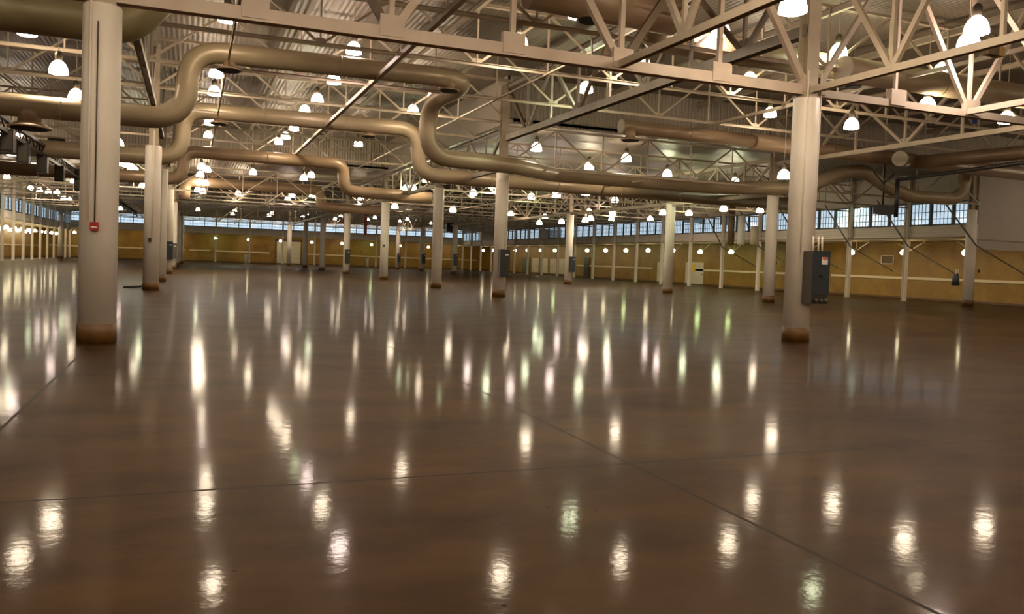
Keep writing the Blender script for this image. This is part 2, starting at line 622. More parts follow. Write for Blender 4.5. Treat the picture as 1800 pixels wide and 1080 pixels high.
names_r = ['', 'column close left of the big right column, without a panel', 'column standing before the pale door of the right wall', 'right row column with a dark panel and the bright doors to its left', 'right row column far back, hidden by nearer ones', 'far column with a dark panel, between the middle pair and back corner', 'far column with a narrow dark panel beside the left middle column', 'farthest column of the right row with a small dark panel']
for k, y in enumerate(YR):
    put_col(1, y, names_l[k], 9.8 if y < YS else 7.9, [-2.05] if k == 0 else ([-1.5] if k < 3 else None), x=-1.5 if k < 6 else -1.3)
for k, y in enumerate(YR):
    put_col(2, y, names_m[k], 9.8 if y < Y2 + 1 else 7.9, [-2.2, -.5] if k == 0 else ([-1.2] if k < 3 else None), x=[13.5, 13.4, 13.25, 13.5, 13.45, 13.5, 13.5, 13.0][k])
for k, y in enumerate(YR[1:], 1):
    put_col(3, y, names_r[k], 9.8 if y < Y2 + 1 else 7.9, None, x=28.8)
put_col(4, Y2 + .3, 'thick column at the right edge, under the grey upper wall', 8.0)
put_col(0, 123.5, 'lone far column before the left wall line', 7.9, x=-16.2)

# things fixed to columns
def disconnect(label, x, y, w=.48, d=.31, z0=.97, z1=2.17, m='boxblue', m2='boxbrown', big=False):
    o = empty('electrical_box', label, 'electrical box', (x, y, z0), 0, 'electrical boxes on the columns')
    h = z1 - z0
    zb = .22 if big else 0
    MB().box(-w / 2, w / 2, -d / 2, d / 2, 0 if not big else 0.0, h).build('enclosure', m2, o)  # sides in brown, the shade on them put into the colour
    MB().box(-w / 2 - .005, w / 2 + .01, -d / 2 - .025, -d / 2 - .003, zb, h + .01).build('door', m, o)
    MB().box(.0, w * .36, -d / 2 - .034, -d / 2 - .026, h - .30 if big else h - .26, h - .13 if big else h - .2).build('warning_label' if big else 'name_plate', 'white', o)
    if big:
        MB().box(.02, w * .34, -d / 2 - .038, -d / 2 - .0345, h - .18, h - .14).build('label_stripe', 'dark', o)
        b = MB()
        for i in range(8):
            pass
        b.lathe([(.045, 0), (.045, .004)], 8)
        lo = b.build('label_mark', 'orange', o)
        lo.rotation_euler = (PI / 2, 0, 0)
        lo.location = (w * .17, -d / 2 - .035, h - .165)
        MB().box(-.03, .04, -d / 2 - .06, -d / 2 - .026, h * .52, h * .56).build('handle', 'dark', o)
        MB().box(-w / 2 + .02, w / 2 - .02, -d / 2 - .01, -d / 2 - .003, .0, .2).build('socket_panel', 'dark', o)
        for dx in (-.12, .02, .15):
            MB().tube([(dx, -d / 2 - .012, .1), (dx, -d / 2 - .09, .06)], .04, 12).build('power_socket', 'boxbrown', o)
        k = MB()
        for dx in (-.1, .05, .16):
            k.tube([(dx, 0, h), (dx, .02, h + .35)], .02, 8)
        k.build('conduit', 'column', o)
    return o
disconnect('big blue-grey disconnect box with orange warning label on the right column', 13.60, Y1 - .305 - .165, .48, .31, .93, 2.15, big=True)
disconnect('dark disconnect box on the column in the middle of the hall', 13.42, Y2 - .31 - .16, .46, .30, .95, 2.2, 'dark')
disconnect('dark box on the centre-row column before the back wall', 13.45, 77.2 - .46, .42, .3, .95, 2.25, 'dark')
disconnect('dark rounded box on the right-row column beside the bright doors', 28.9, Y4 - .46, .44, .3, 1.0, 2.25, 'boxblue')
disconnect('dark box on the column between the middle pair and back corner', 28.8, 92.8 - .46, .46, .3, 1.0, 2.35, 'boxblue')
disconnect('narrow dark box half hidden by the left middle column', 28.9, 107.5 - .46, .44, .3, 1.0, 2.3, 'dark')
disconnect('teal dark box on the fourth column of the left row', -1.42, Y4 - .46, .44, .3, .98, 2.2, 'boxblue')
disconnect('small dark box on the fifth column of the left row', -1.4, 77.2 - .46, .42, .3, .98, 2.2, 'boxbrown')
disconnect('small dark box on the farthest right-row column', 28.9, 121.5 - .46, .44, .3, 1.0, 2.3, 'boxblue')

# red alarm box on the big left column
p = at(166, 397, t=Y1 - .33)
o = empty('alarm_box', 'small red fire alarm box on the big left column', 'alarm box', (p.x, Y1 - .31, p.z - .08))
MB().box(-.065, .065, -.07, 0, 0, .14).build('casing', 'red', o)
MB().box(-.045, .045, -.076, -.07, .045, .065).build('lettering_bar', 'white', o)
MB().tube([(0, -.015, .14), (0, -.015, 3.5)], .011, 8).build('conduit', 'boxbrown', o)
def small_fixture(label, px, py, yy):
    p = at(px, py, t=yy)
    o = empty('wall_switch', label, 'switch box', (p.x, yy, p.z), 0, 'small dark switch boxes on columns')
    MB().box(-.06, .06, -.05, .0, -.08, .08).build('casing', 'dark', o)
    MB().box(-.015, .015, -.065, -.05, -.03, .03).build('lever', 'boxbrown', o)
small_fixture('small dark switch on the second column of the left row', 263, 422, Y2 - .31)
small_fixture('small dark switch on the third centre-row column', 675, 432, Y4 - .31)
small_fixture('small dark switch on the column close left of the big right one', 1363, 463, Y2 - .2)
small_fixture('small dark switch on the thick end column', 1720, 477, Y2 - .05)

# black mop-like cable coil and yellow tag beside the big right column
o = empty('hanging_power_cable', 'black coiled power cable hanging by the big right column', 'cable', (14.12, 16.25, 0))
MB().tube([(.05, 0, 5.7), (.04, 0, 4), (.02, 0, 2.6), (0, 0, 2.0), (-.02, 0, 1.6)], .014, 8).build('drop', 'dark', o)
c = MB()
for k in range(5):
    r = .13 + .018 * k
    pts = [(.04 + (r * .55) * math.cos(a) + .01 * k, .03 * k - .05, 1.33 + r * 1.3 * math.sin(a)) for a in [2 * PI * i / 20 for i in range(21)]]
    c.tube(pts, .026, 8)
c.build('coil', 'dark', o)
MB().box(-.10, -.05, -.02, .0, 1.62, 1.78).build('tag', 'yellow', o, label='yellow tag')

# ------------------------------------------------------------------ trusses
def truss(name, label, group, a, b, axis, fixed, z0, z1, npan, m='steel', chord=.13, web=.07, style='angle', detail=True, gusset=False, dark_diag=False, first_up=True, cat='truss', ends=False):
    """plane truss; a..b along axis; bottom nodes at even panel points; origin at its start"""
    o = empty(name, label, cat, (a, fixed, z0) if axis == 'x' else (fixed, a, z0), 0 if axis == 'x' else PI / 2, group)
    L, H = b - a, z1 - z0
    bc, tc = MB(), MB()
    if style == 'I':
        bc.ibeam((0, 0, 0), (L, 0, 0), chord, chord, .02, lying=True)
        tc.ibeam((0, 0, H), (L, 0, H), chord, chord, .02)
    else:
        bc.angles((0, 0, 0), (L, 0, 0), chord, chord * .85, up=False)
        tc.angles((0, 0, H), (L, 0, H), chord, chord * .85)
    bc.build('bottom_chord', m, o)
    tc.build('top_chord', m, o)
    p = L / npan
    vert, diag = [], []
    for k in range(npan + 1):
        if 0 < k < npan or ends:
            vert.append(((k * p, 0, 0), (k * p, 0, H)))
    for k in range(npan):
        even = (k % 2 == 0) == first_up
        q0, q1 = ((k * p, 0, 0), ((k + 1) * p, 0, H)) if not even else ((k * p, 0, H), ((k + 1) * p, 0, 0))
        diag.append((q0, q1))
    if detail:
        for q in vert:
            MB().beam(*q, web * .8, web * .8).build('vertical', m, o)
        for i, q in enumerate(diag):
            MB().angles(*q, web * 1.3, web) if False else MB().beam(*q, web, web * 1.2).build('diagonal', 'browns' if dark_diag and i % 3 == 1 else m, o)
        gs = chord * 1.5 if not gusset else .34
        for k in range(npan + 1):
            bottom = (k % 2 == 1) == first_up
            if bottom or gusset:
                MB().box(k * p - gs * .7, k * p + gs * .7, -.012 if not gusset else -.14, .012, -chord * .3, gs).build('gusset_plate', m, o)
    else:
        w = MB()
        for q in vert:
            w.beam(*q, web * .8, web * .8)
        for q in diag:
            w.beam(*q, web, web)
        w.build('web', m, o)
    return o

protos = {}
def truss_at(key, label, group, *args, **kw):
    """build a truss kind once, then copy it with its parts"""
    a, b, axis, fixed, z0 = args[:5]
    if key not in protos:
        protos[key] = truss('roof_truss', label, group, *args, **kw)
        protos[key].name = 'roof_truss'
        return protos[key]
    return copy_tree(protos[key], (a, fixed, z0) if axis == 'x' else (fixed, a, z0), 0 if axis == 'x' else PI / 2, label, group)

# heavy truss across the front columns
truss('main_truss', 'heavy beige truss with bolted gusset plates between the two big front columns', None, XS[1], 13.5, 'x', Y1, 5.95, 9.8, 6, 'pinksteel', .24, .13, 'I', True, True, True, first_up=False)
truss('main_truss', 'heavy truss running right from the big right column along the front', None, 13.7, 28.8, 'x', Y1, 5.92, 9.8, 6, 'steel', .18, .10, 'I', True, True, False, first_up=False)
truss('main_truss', 'heavy truss running left from the big left column', None, XS[0], XS[1], 'x', Y1, 5.95, 9.8, 6, 'pinksteel', .24, .13, 'I', True, True, False, first_up=False)
# trusses that come towards the camera from the front line
for x, lb in ((8.45, 'truss coming forward over the camera from the middle of the front truss'), (13.52, 'truss coming forward from the top of the big right column'), (18.62, 'truss coming forward right of the big right column'), (23.7, 'truss coming forward at the far right edge')):
    truss_at('fwd', lb, 'trusses coming forward from the front line', -4.3, Y1, 'y', x, 5.95, 9.8, 8, m='steel', chord=.15, web=.1, style='I')
# girders in depth on the column rows
def girder(x, a, b, z0, z1, n, m, label, chord=.2, **kw):
    return truss('girder_truss', label, 'girder trusses along the column rows', a, b, 'y', x, z0, z1, n, m, chord, .11, 'I', **kw)
girder(13.52, Y1, Y2, 7.38, 9.75, 8, 'greysteel', 'grey raised girder from the big right column to the middle column', .26, dark_diag=True, ends=True)
girder(13.4, Y2, Y3, 5.98, 7.75, 4, 'greysteel', 'grey girder over the middle column pair')
girder(13.4, Y3, Y4, 5.98, 7.75, 6, 'greysteel', 'grey girder left of the middle column pair, first span', dark_diag=True)
girder(13.4, Y4, 77.2, 5.98, 7.75, 6, 'greysteel', 'grey girder of the centre row, second span beyond the middle pair')
girder(13.4, 77.2, 92.8, 5.98, 7.75, 6, 'greysteel', 'grey girder of the centre row, third span, far back', detail=False)
girder(13.4, 92.8, 121.5, 5.98, 7.75, 10, 'greysteel', 'grey girder of the centre row reaching the farthest columns', detail=False)
girder(28.8, -4, Y2, 7.35, 9.75, 14, 'steel', 'raised girder of the right row coming towards the camera', .2)
girder(28.8, Y2, Y3, 5.75, 7.6, 4, 'steel', 'right row girder just beyond its first column')
girder(28.8, Y3, Y4, 5.75, 7.6, 6, 'steel', 'right row girder between second and third columns')
girder(28.8, Y4, 92.8, 5.75, 7.6, 10, 'steel', 'right row girder going far back', detail=False)
girder(28.8, 92.8, 121.5, 5.75, 7.6, 10, 'steel', 'right row girder reaching the farthest columns', detail=False)
girder(XS[1], Y1, Y2, 7.38, 9.75, 8, 'greysteel', 'raised girder behind the big left column')
girder(XS[1], Y2, Y4, 7.38, 9.75, 10, 'greysteel', 'left row girder over the second to fourth columns')
girder(XS[1], Y4, 121.5, 5.98, 7.75, 22, 'greysteel', 'left row girder over the far columns', detail=False)

# light roof trusses across the aisles
step = (Y2 - Y1) / 4
hi_rows = [Y1 + step * k for k in range(1, 9)]
aisle = {0: 'left', 1: 'centre-left', 2: 'centre-right', 3: 'right'}
for i in (0, 1):
    for k, y in enumerate(hi_rows):
        if y > YS - 1:
            continue
        truss_at('hi%d' % (y > 50), 'light truss under the high roof, %s aisle, %s row behind the front columns' % (aisle[i], ORD[k]), 'light trusses of the %s aisle' % aisle[i],
                 XS[i] if i == 0 else XS[1], XS[1] if i == 0 else 13.5, 'x', y, 8.1, 10.05, 6, m='steel', chord=.13, web=.065, detail=True, first_up=False)
for i in (2, 3):
    for k, y in enumerate(hi_rows[:3]):
        truss_at('hiR', 'light truss under the high roof, %s aisle, %s row behind the front columns' % (aisle[i], ORD[k]), 'light trusses of the %s aisle' % aisle[i],
                 XS[i], XS[i] + 15.1, 'x', y, 8.1, 10.05, 6, m='steel', chord=.13, web=.065, detail=True, first_up=False)
for i in (2, 3):
    k = 3
    y = Y2
    while y < 134:
        near = y < 60
        truss_at('lowR%d' % near, 'light truss under the low roof, %s aisle, %s row behind the front columns' % (aisle[i], ORD[k]), 'light trusses of the %s aisle' % aisle[i],
                 XS[i], XS[i] + 15.1, 'x', y, 6.12, 7.95, 6, m='steel', chord=.11, web=.06, detail=near, first_up=False)
        y += step
        k += 1
for i in (0, 1):
    k = 9
    y = Y1 + step * 10
    while y < 134:
        truss_at('lowL', 'light truss under the low roof, %s aisle, %s row behind the front columns' % (aisle[i], ORD[k]), 'light trusses of the %s aisle' % aisle[i],
                 XS[i] if i == 0 else XS[1], XS[1] if i == 0 else 13.5, 'x', y, 6.12, 7.95, 6, m='steel', chord=.11, web=.06, detail=False, first_up=False)
        y += step
        k += 1
# long struts tying the light trusses together
def strut(label, p, q, w=.12, m='steel'):
    o = MB().beam((0, 0, 0), Vector(q) - Vector(p), w, w).build('bridging_strut', m, None, label=label, category='strut')
    o.location = p
    return o
strut('long bridging strut tying the roof trusses along the middle of the centre-left aisle', (6.0, Y1, 8.0), (6.0, YS - .3, 8.0), .15)
strut('thin bridging strut left of the middle one in the centre-left aisle', (1.0, Y1, 8.0), (1.0, YS - .3, 8.0), .06)
strut('thin bridging strut right of the middle one in the centre-left aisle', (11.0, Y1, 8.0), (11.0, YS - .3, 8.0), .06)
strut('bridging strut along the middle of the centre-right aisle', (21.15, Y1, 8.0), (21.15, Y2 - .3, 8.0), .12)
strut('bridging strut along the middle of the left aisle', (-9.1, Y1, 8.0), (-9.1, YS - .3, 8.0), .1)
strut('low bridging strut under the far roof of the centre-right aisle', (21.15, Y2, 6.0), (21.15, 134, 6.0), .08)
strut('low bridging strut under the far roof of the centre-left aisle', (6.0, YS + .3, 6.0), (6.0, 134, 6.0), .08)
# roof beams carrying the deck
def roof_beam(label, p, q, w, h):
    o = MB().ibeam((0, 0, 0), Vector(q) - Vector(p), w, h, .02).build('roof_beam', 'purl', None, label=label, category='beam', group='steel beams under the roof deck')
    o.location = p
    return o
for k, y in enumerate([-1.5, 3.6, 8.3, 12.2]):
    roof_beam('deep steel roof beam %s to the camera in front of the columns' % ['closest', 'second closest', 'third closest', 'fourth closest'][k], (-20, y, ZH - .17), (45, y, ZH - .17), .2, .34)
for k, x in enumerate([3.5, 8.5, 18.6, 23.7, 33.8, 38.9]):
    roof_beam('steel roof beam in depth, %s from the left of those right of the left row' % ORD[k], (x, -4, ZH - .45), (x, (YS if x < 13 else Y2) - .2, ZH - .45), .14, .22)

# ------------------------------------------------------------------ ducts
def duct(label, pts, r, m='duct', rad=1.1, bands=(), cap=None, group='round air ducts'):
    p0 = Vector(pts[0])
    o = empty('air_duct', label, 'duct', p0, 0, group)
    path = [v - p0 for v in smooth_path(pts, rad)]
    MB().tube(path, r, 28).build('pipe', m, o)
    rr = max(r) if isinstance(r, (list, tuple)) else r
    for a, b in zip(pts, pts[1:]):
        a, b = Vector(a), Vector(b)
        n = int((b - a).length // 3.4)
        d = (b - a).normalized()
        for i in range(1, n):
            c = a + (b - a) * (i / n) - p0
            MB().tube([c - d * .03, c + d * .03], rr + .012, 24).build('joint_ring', m, o)
    if cap:
        a, b = Vector(pts[0]), Vector(pts[1])
        d = (b - a).normalized()
        MB().tube([-d * .03, d * .02], r + .012, 28).build('end_cap', 'ductcap', o, label='pale round end cap')
    return o
ZD = 8.15
ZN = 5.95
def udrop(label_a, y, y2, r, m, xl=-30, first=True):
    """low under the left girder, up into the centre-left aisle, low again under the centre girder"""
    duct(label_a, [(xl, y, ZN), (-.1 - .3, y, ZN), (-.4, y, ZD), (9.6, y, ZD), (8.9, y2, ZD - .35), (8.9, y2, ZN), (27.5, y2, ZN), (31.2, y2, 7.4)], r, m)
duct('olive duct end behind the big left column, turning up at its right end', [(-40, 18.3, 6.12), (-1.3, 18.3, 6.12), (-.35, 18.3, 7.3)], .43, 'duct3', .8)
duct('long tan duct that loops up behind the left columns and dips by the middle column', [(-40, 29.2, 5.9), (-.25, 29.2, 5.9), (-.25, 29.2, 8.2), (9.6, 29.2, 8.3), (8.8, 32.6, 7.95), (8.8, 32.6, 5.8), (13.0, 33.4, 5.8), (16.8, 38.0, 6.1), (26.5, 38.0, 6.1), (29.6, 34.6, 6.0), (31.8, 34.5, 7.0), (33.4, 34.5, 7.2), (35.2, 34.5, 6.4), (36.8, 34.5, 6.05), (40.6, 34.5, 6.1), (40.9, 34.5, 8.0)], .35, 'duct', 1.2)
duct('second tan duct row, loops up behind the left columns under the trusses', [(-40, 41.5, 5.9), (-.55, 41.5, 5.9), (-.55, 41.5, 8.2), (10.6, 41.0, 8.2), (10.7, 41.2, 5.95), (34, 41.2, 5.8)], .38, 'duct', 1.1)
duct('third duct row dipping beyond the middle columns', [(-12, 53.5, 5.9), (-.6, 53.5, 5.9), (-.6, 53.5, 7.6), (9.1, 54, 7.6), (9.1, 54.2, 5.9), (15, 54.2, 5.8)], .38, 'duct2', 1.2)
duct('fourth duct row far back, dipping near the back columns', [(-.6, 69, 5.6), (-.6, 69, 7.0), (9.9, 70, 7.0), (9.9, 70, 5.7), (15, 70, 5.6)], .42, 'duct2', .9)
duct('brown duct with pale round end cap above the right truss', [at(1092, 222, t=32.7), at(1322, 248, t=32.7)], .30, 'duct2', cap=True)
duct('wider brown duct continuing right behind the big right column', [at(1324, 248, t=32.7), at(1582, 281, t=32.9), at(1800, 306, t=32.9)], .37, 'duct2')
duct('glossy tan duct high at the right with a pale round end cap', [at(1483, 122, t=20.6), at(1800, 170, t=20.6), at(1990, 198, t=20.6)], .40, 'duct', cap=True)
duct('tan duct high behind the big right column, bent up at its left end', [at(1145, 20, t=19.6), at(1150, 66, t=21.6), at(1300, 92, t=21.6), at(1480, 122, t=21.6)], .42, 'duct', 1.2)
duct('big brown duct at the top edge, right of the picture centre', [at(930, -22, t=18.6), at(1060, 4, t=18.6), at(1185, 28, t=18.6)], .50, 'duct2')
duct('short tan duct stub with round end under the right girder', [at(1582, 279, t=31.2), at(1592, 281, t=31.9)], .36, 'duct', cap=True)
duct('brown duct crossing the right edge under the girder', [at(1610, 286, t=32.0), at(1800, 268, t=28.0), at(1900, 262, t=26.0)], .33, 'duct2')

def diffuser(label, px, py, y, r=.42):
    p = at(px, py, t=y)
    o = empty('air_diffuser', label, 'diffuser', p, 0, 'conical air diffusers under the ducts')
    MB().lathe([(r * .52, r * .2), (r * .52, r * 1.25)], 24).build('neck', 'duct2', o)
    MB().lathe([(r * 1.0, 0), (r * .95, r * .1), (r * .55, r * .3)], 28, cap=True).build('cone', 'duct2', o)
    MB().lathe([(r * .8, -.035), (r * .85, -.005)], 24).build('grille', 'darkvoid', o)
diffuser('large conical air diffuser at the far left above the black rail', 52, 226, 29.2, .62)
diffuser('air diffuser under the upper duct right of the left columns', 403, 124, 29.2, .42)
diffuser('air diffuser below the second duct right of the left columns', 384, 218, 41.5, .42)
diffuser('air diffuser under the big brown duct at the top edge', 1038, 36, 18.6, .36)
diffuser('air diffuser under the capped brown duct at right of centre', 1108, 247, 32.5, .44)
diffuser('air diffuser near the duct bend above the middle', 790, 160, 29.2, .38)
diffuser('small air diffuser under the second duct, left of the bright pipe', 648, 240, 41.2, .38)
diffuser('air diffuser at the upper right edge', 1745, 98, 21.5, .34)
diffuser('air diffuser behind the big right column at its right', 1500, 152, 21.0, .3)
diffuser('small far diffuser left of the middle row', 375, 316, 75, .5)

# ------------------------------------------------------------------ lamps
def make_lamp(label, loc, roof, m, group, R=.28):
    o = empty('high_bay_lamp', label, 'lamp', loc, 0, group)
    k = R / .28
    MB().lathe([(.28 * k, -.20 * k), (.272 * k, -.10 * k), (.24 * k, .02 * k), (.19 * k, .11 * k), (.13 * k, .17 * k), (.10 * k, .19 * k)], 16).build('glass_dome', m, o)
    MB().lathe([(.24 * k, -.215 * k), (.255 * k, -.202 * k)], 16).build('added_glow_disc', m.replace('glow', 'lens'), o)  # disc added below the dome to throw more light down
    MB().lathe([(.10 * k, .20 * k), (.10 * k, .23 * k), (.11 * k, .26 * k), (.11 * k, .42 * k), (.05 * k, .50 * k)], 12).build('ballast_housing', 'housing', o)
    MB().tube([(0, 0, .5 * k), (0, 0, max(roof - loc[2], .6 * k))], .012, 6).build('hanging_rod', 'steel', o)
    return o
lamp_protos = {}
n_lamp = 0
def lamp(px, py, z, label, m='glow_warm', group=None, R=.28, roof=None):
    global n_lamp
    n_lamp += 1
    p = at(px, py, z=z)
    for _ in range(4):          # keep clear of the duct rows
        if any(abs(p.y - yd) < .85 for yd in (54.0, 69.5)) or (abs(p.y - 41.2) < .8 and p.x > 10.7):
            z += .15
            p = at(px, py, z=z)
    if roof is None:
        high = (p.x < 13.6 and p.y < YS) or p.y < Y2
        roof = ZH if high else ZL
    key = (m, round(z, 1), R, roof)
    if key not in lamp_protos:
        lamp_protos[key] = make_lamp(label, p, roof, m, group, R)
        return lamp_protos[key]
    c = copy_tree(lamp_protos[key], p, 0, label, group)
    if group is None and 'group' in c:
        del c['group']
    return c
GH = 'glowing high bay lamps'
named = [
    (400, 26, 8.8, 'high bay lamp behind the front truss, just right of the big left column', 'w'),
    (103, 118, 7.2, 'largest glowing dome lamp left of the big left column', 'w'),
    (134, 166, 7.2, 'glowing dome lamp half hidden by the big left column on its left', 'w'),
    (48, 50, 8.3, 'lamp peeking out under the olive duct at the far left', 'w'),
    (587, 138, 8.8, 'bright dome lamp below the long tan duct, left of centre', 'w'),
    (558, 172, 8.8, 'dome lamp just below and left of the bright one under the tan duct', 'r'),
    (380, 126, 8.8, 'dome lamp beside the small diffuser right of the left columns', 'w'),
    (377, 159, 8.8, 'dome lamp straight below the small diffuser right of the left columns', 'w'),
    (726, 192, 8.8, 'dome lamp right above the bright spot on the vertical duct', 'w'),
    (763, 165, 8.8, 'dome lamp against the duct bend above the middle', 'w'),
    (622, 84, 9.0, 'small lamp hanging under the light roof patch at the upper left of centre', 'r'),
    (943, 258, 7.4, 'dome lamp right of the middle column top', 'w'),
    (1101, 277, 7.4, 'dome lamp below the diffuser of the capped duct', 'w'),
    (1036, 291, 7.4, 'dome lamp between the middle column and the capped duct', 'w'),
    (1173, 304, 7.4, 'small lamp right of the capped duct above the chord', 'g'),
    (1354, 197, 8.6, 'dome lamp just left of the big right column top', 'w'),
    (1318, 137, 8.8, 'dome lamp behind the front truss left of the big right column', 'w'),
    (1128, 103, 8.8, 'round lamp shining over the front truss chord above the centre', 'w'),
    (1030, 153, 8.6, 'narrow lamp before the ribbed step wall', 'g'),
    (913, 70, 8.8, 'lamp behind the front truss gusset at upper centre', 'w'),
    (1016, 18, 8.8, 'lamp beside the diffuser at the top edge', 'w'),
    (1267, 50, 8.8, 'lamp behind the forward truss near the top edge', 'r'),
    (1394, 4, 7.0, 'largest lamp, cut by the top edge above the big right column', 'w'),
    (1474, 88, 8.8, 'lamp above the capped end of the glossy duct', 'g'),
    (1656, 121, 8.65, 'lamp just over the glossy duct at the right', 'w'),
    (1717, 44, 7.6, 'upper of the two big lamps at the upper right', 'r'),
    (1703, 71, 7.6, 'lower of the two big lamps at the upper right', 'r'),
    (1630, 182, 7.4, 'small lamp on the front chord line at the right', 'w'),
    (1497, 217, 7.4, 'lamp just right of the big right column top', 'w'),
    (1770, 206, 7.4, 'small lamp at the right edge above the rising chord', 'w'),
    (1378, 306, 6.1, 'lamp close left of the big right column at mid height', 'w'),
    (1292, 318, 7.0, 'small lamp beside the right row truss end', 'g'),
    (1512, 361, 6.6, 'greenish lamp before the right clerestory windows', 'g'),
    (868, 326, 6.6, 'lamp close left of the middle column', 'g'),
    (750, 315, 6.9, 'oval lamp under the centre girder, left of the middle pair', 'w'),
    (789, 307, 6.9, 'tilted looking lamp under the big duct dip', 'g'),
    (796, 368, 5.8, 'lamp between the middle pair of columns', 'w'),
    (694, 362, 5.8, 'lamp right beside the third centre-row column', 'w'),
    (635, 349, 6.5, 'lamp under the centre girder left of the third column', 'w'),
    (630, 251, 8.8, 'lamp at the end of the second duct by the small diffuser', 'w'),
    (978, 341, 6.2, 'left one of the two lamps right of the middle column below the duct', 'r'),
    (1030, 337, 6.2, 'right one of the two lamps right of the middle column below the duct', 'g'),
    (1081, 351, 6.6, 'upright lamp left of the vertical duct piece at right of centre', 'r'),
    (208, 250, 7.4, 'lamp half hidden by the big left column on its right', 'w'),
    (1272, 366, 6.0, 'lamp under the right row girder before the brown pipe', 'g'),
]
GM = {'w': 'glow_warm', 'g': 'glow_green', 'r': 'glow_rose'}
for px, py, z, lb, c in named:
    lamp(px, py, z, lb, GM[c], GH)
rows = {
 'over the aisle right of the left columns': [(368, 213, 8.8), (366, 236, 8.8), (358, 264, 8.8), (361, 272, 8.8), (354, 292, 7.4), (364, 297, 7.4), (352, 306, 7.2), (351, 319, 7), (361, 321, 6.9), (348, 333, 6.6), (357, 335, 6.6), (348, 368, 7.0)],
 'in the slanting row left of the long bridging strut': [(536, 192, 8.8), (517, 223, 8.8), (502, 238, 8.8), (490, 248, 8.8), (469, 276, 8.7), (478, 270, 8.9), (445, 302, 7.6), (428, 325, 7), (419, 339, 6.8), (409, 376, 7.0), (413, 370, 7.2)],
 'under the centre girder towards the back wall': [(534, 312, 7.2), (547, 307, 7.4), (513, 343, 6.6), (506, 349, 6.6), (549, 344, 6.6), (473, 378, 7.0), (478, 374, 7.2), (532, 380, 7.0), (539, 377, 7.2), (589, 384, 7.0), (599, 380, 7.2), (647, 386, 7.0), (659, 382, 7.2), (703, 389, 7.0), (716, 385, 7.2), (757, 392, 7.0), (714, 330, 6.5), (726, 330, 6.5)],
 'right of the middle column below the duct': [(910, 325, 6.6), (934, 345, 6.3), (948, 391, 5.4), (987, 389, 5.4), (1029, 386, 5.4), (1038, 383, 5.4), (1077, 374, 5.9), (1035, 371, 6.1), (898, 375, 6), (832, 338, 6.4), (958, 380, 6), (1165, 373, 6), (1211, 374, 6), (1143, 384, 6), (1336, 369, 6.1), (1276, 349, 6.4), (1075, 384, 5.9)],
 'in the left aisle beside the black rail': [(12, 310, 7.2), (70, 333, 7), (85, 336, 7), (54, 330, 7), (112, 348, 6.7), (122, 350, 6.7), (130, 317, 7), (95, 294, 7.2), (30, 240, 8), (222, 288, 7.4), (231, 293, 7.3), (237, 298, 7.2), (242, 304, 7.1), (215, 286, 7.4), (212, 366, 6.2), (250, 326, 6.8), (4, 236, 8.4), (22, 241, 8), (100, 337, 6.9), (20, 268, 7.6)],
}
for nm, L in rows.items():
    for k, (px, py, z) in enumerate(L):
        lamp(px, py, z, 'distant lamp %s, %s from the camera' % (nm, ORD[k]), random.choice(['glow_warm', 'glow_warm', 'glow_rose', 'glow_green']), 'lamps ' + nm, R=.27)

# unseen lamps added above, beside and behind the camera to light the near hall
def added_near_lamp(x, y):
    copy_tree(lamp_protos[('glow_warm', 8.8, .28, ZH)], (x, y, 8.8 if y > 11 else 7.4), 0, 'added high bay lamp lighting the near part of the hall, outside the picture', 'added lamps above, beside and behind the camera')
for px in (-13.5, -6.5, .9, 6.0, 10.9, 15.9, 20.8, 27, 34):
    for py in (-19, -11.5, -4, 3.5, 10.5):
        if py > 9 and px > 11:
            continue
        added_near_lamp(px, py)
for px, py in ((41, -11.5), (48, -11.5), (41, -4), (48, -4), (41, 3.5), (48, 3.5), (34, 10.5), (41, 10.5), (48, 10.5), (34, 17), (41, 17), (48, 17), (55, 17), (41, 24), (48, 24), (55, 24), (50, 31), (57, 31), (-4.2, 8.2), (2.6, 8.2), (-20, 3.5), (-20, 10.5), (-13.5, 17), (-20, 17), (-20, 24), (-13.5, 24)):  # further unseen lamps, added to brighten the grey wall and left column
    added_near_lamp(px, py)

# small lamps under the soffits
def soffit_lamp(p, m, label, group, zs):
    key = ('s', m)
    if key not in lamp_protos:
        o = empty('soffit_lamp', label, 'lamp', p, 0, group)
        MB().lathe([(.15, -.17), (.22, -.12), (.245, -.02), (.21, .08), (.13, .16), (.07, .19)], 14).build('glass_dome', m, o)
        MB().lathe([(.07, .20), (.075, .30), (.03, .34)], 10).build('ballast_housing', 'housing', o)
        MB().tube([(0, 0, .34), (0, 0, .86)], .012, 6).build('hanging_rod', 'steel', o)
        lamp_protos[key] = o
        return o
    return copy_tree(lamp_protos[key], p, 0, label, group)
for k in range(20):
    y = 38.2 + 4.87 * k
    if k == 4:
        continue
    m = 'glow_smallgreen' if k in (5, 6, 9, 13) else 'glow_small'
    soffit_lamp((45.6, y, 3.28 + (.15 if y > 70 else 0)), m, 'round lamp under the right soffit, %s from the thick end column' % ORD[k], 'lamps under the right soffit', 4.1)
for k in range(13):
    x = 43.1 - 4.95 * k
    m = 'glow_smallgreen' if k in (3, 8) else 'glow_small'
    soffit_lamp((x, 138.3, 3.72), m, 'round lamp under the back soffit, %s from the far right corner' % ORD[k], 'lamps under the back soffit', 4.4)
for k in range(12):
    soffit_lamp((-18.2, 134.5 - 4.3 * k, 3.4), 'glow_small', 'round lamp under the left soffit, %s from the far left corner' % ORD[k], 'lamps under the left soffit', 4.1)
for k in range(9):
    soffit_lamp((-19.8, 125 - 4.6 * k, 3.3), 'glow_small', 'round lamp of the inner row by the left wood wall, %s from the back' % ORD[k], 'inner lamps by the left wall', 4.1)

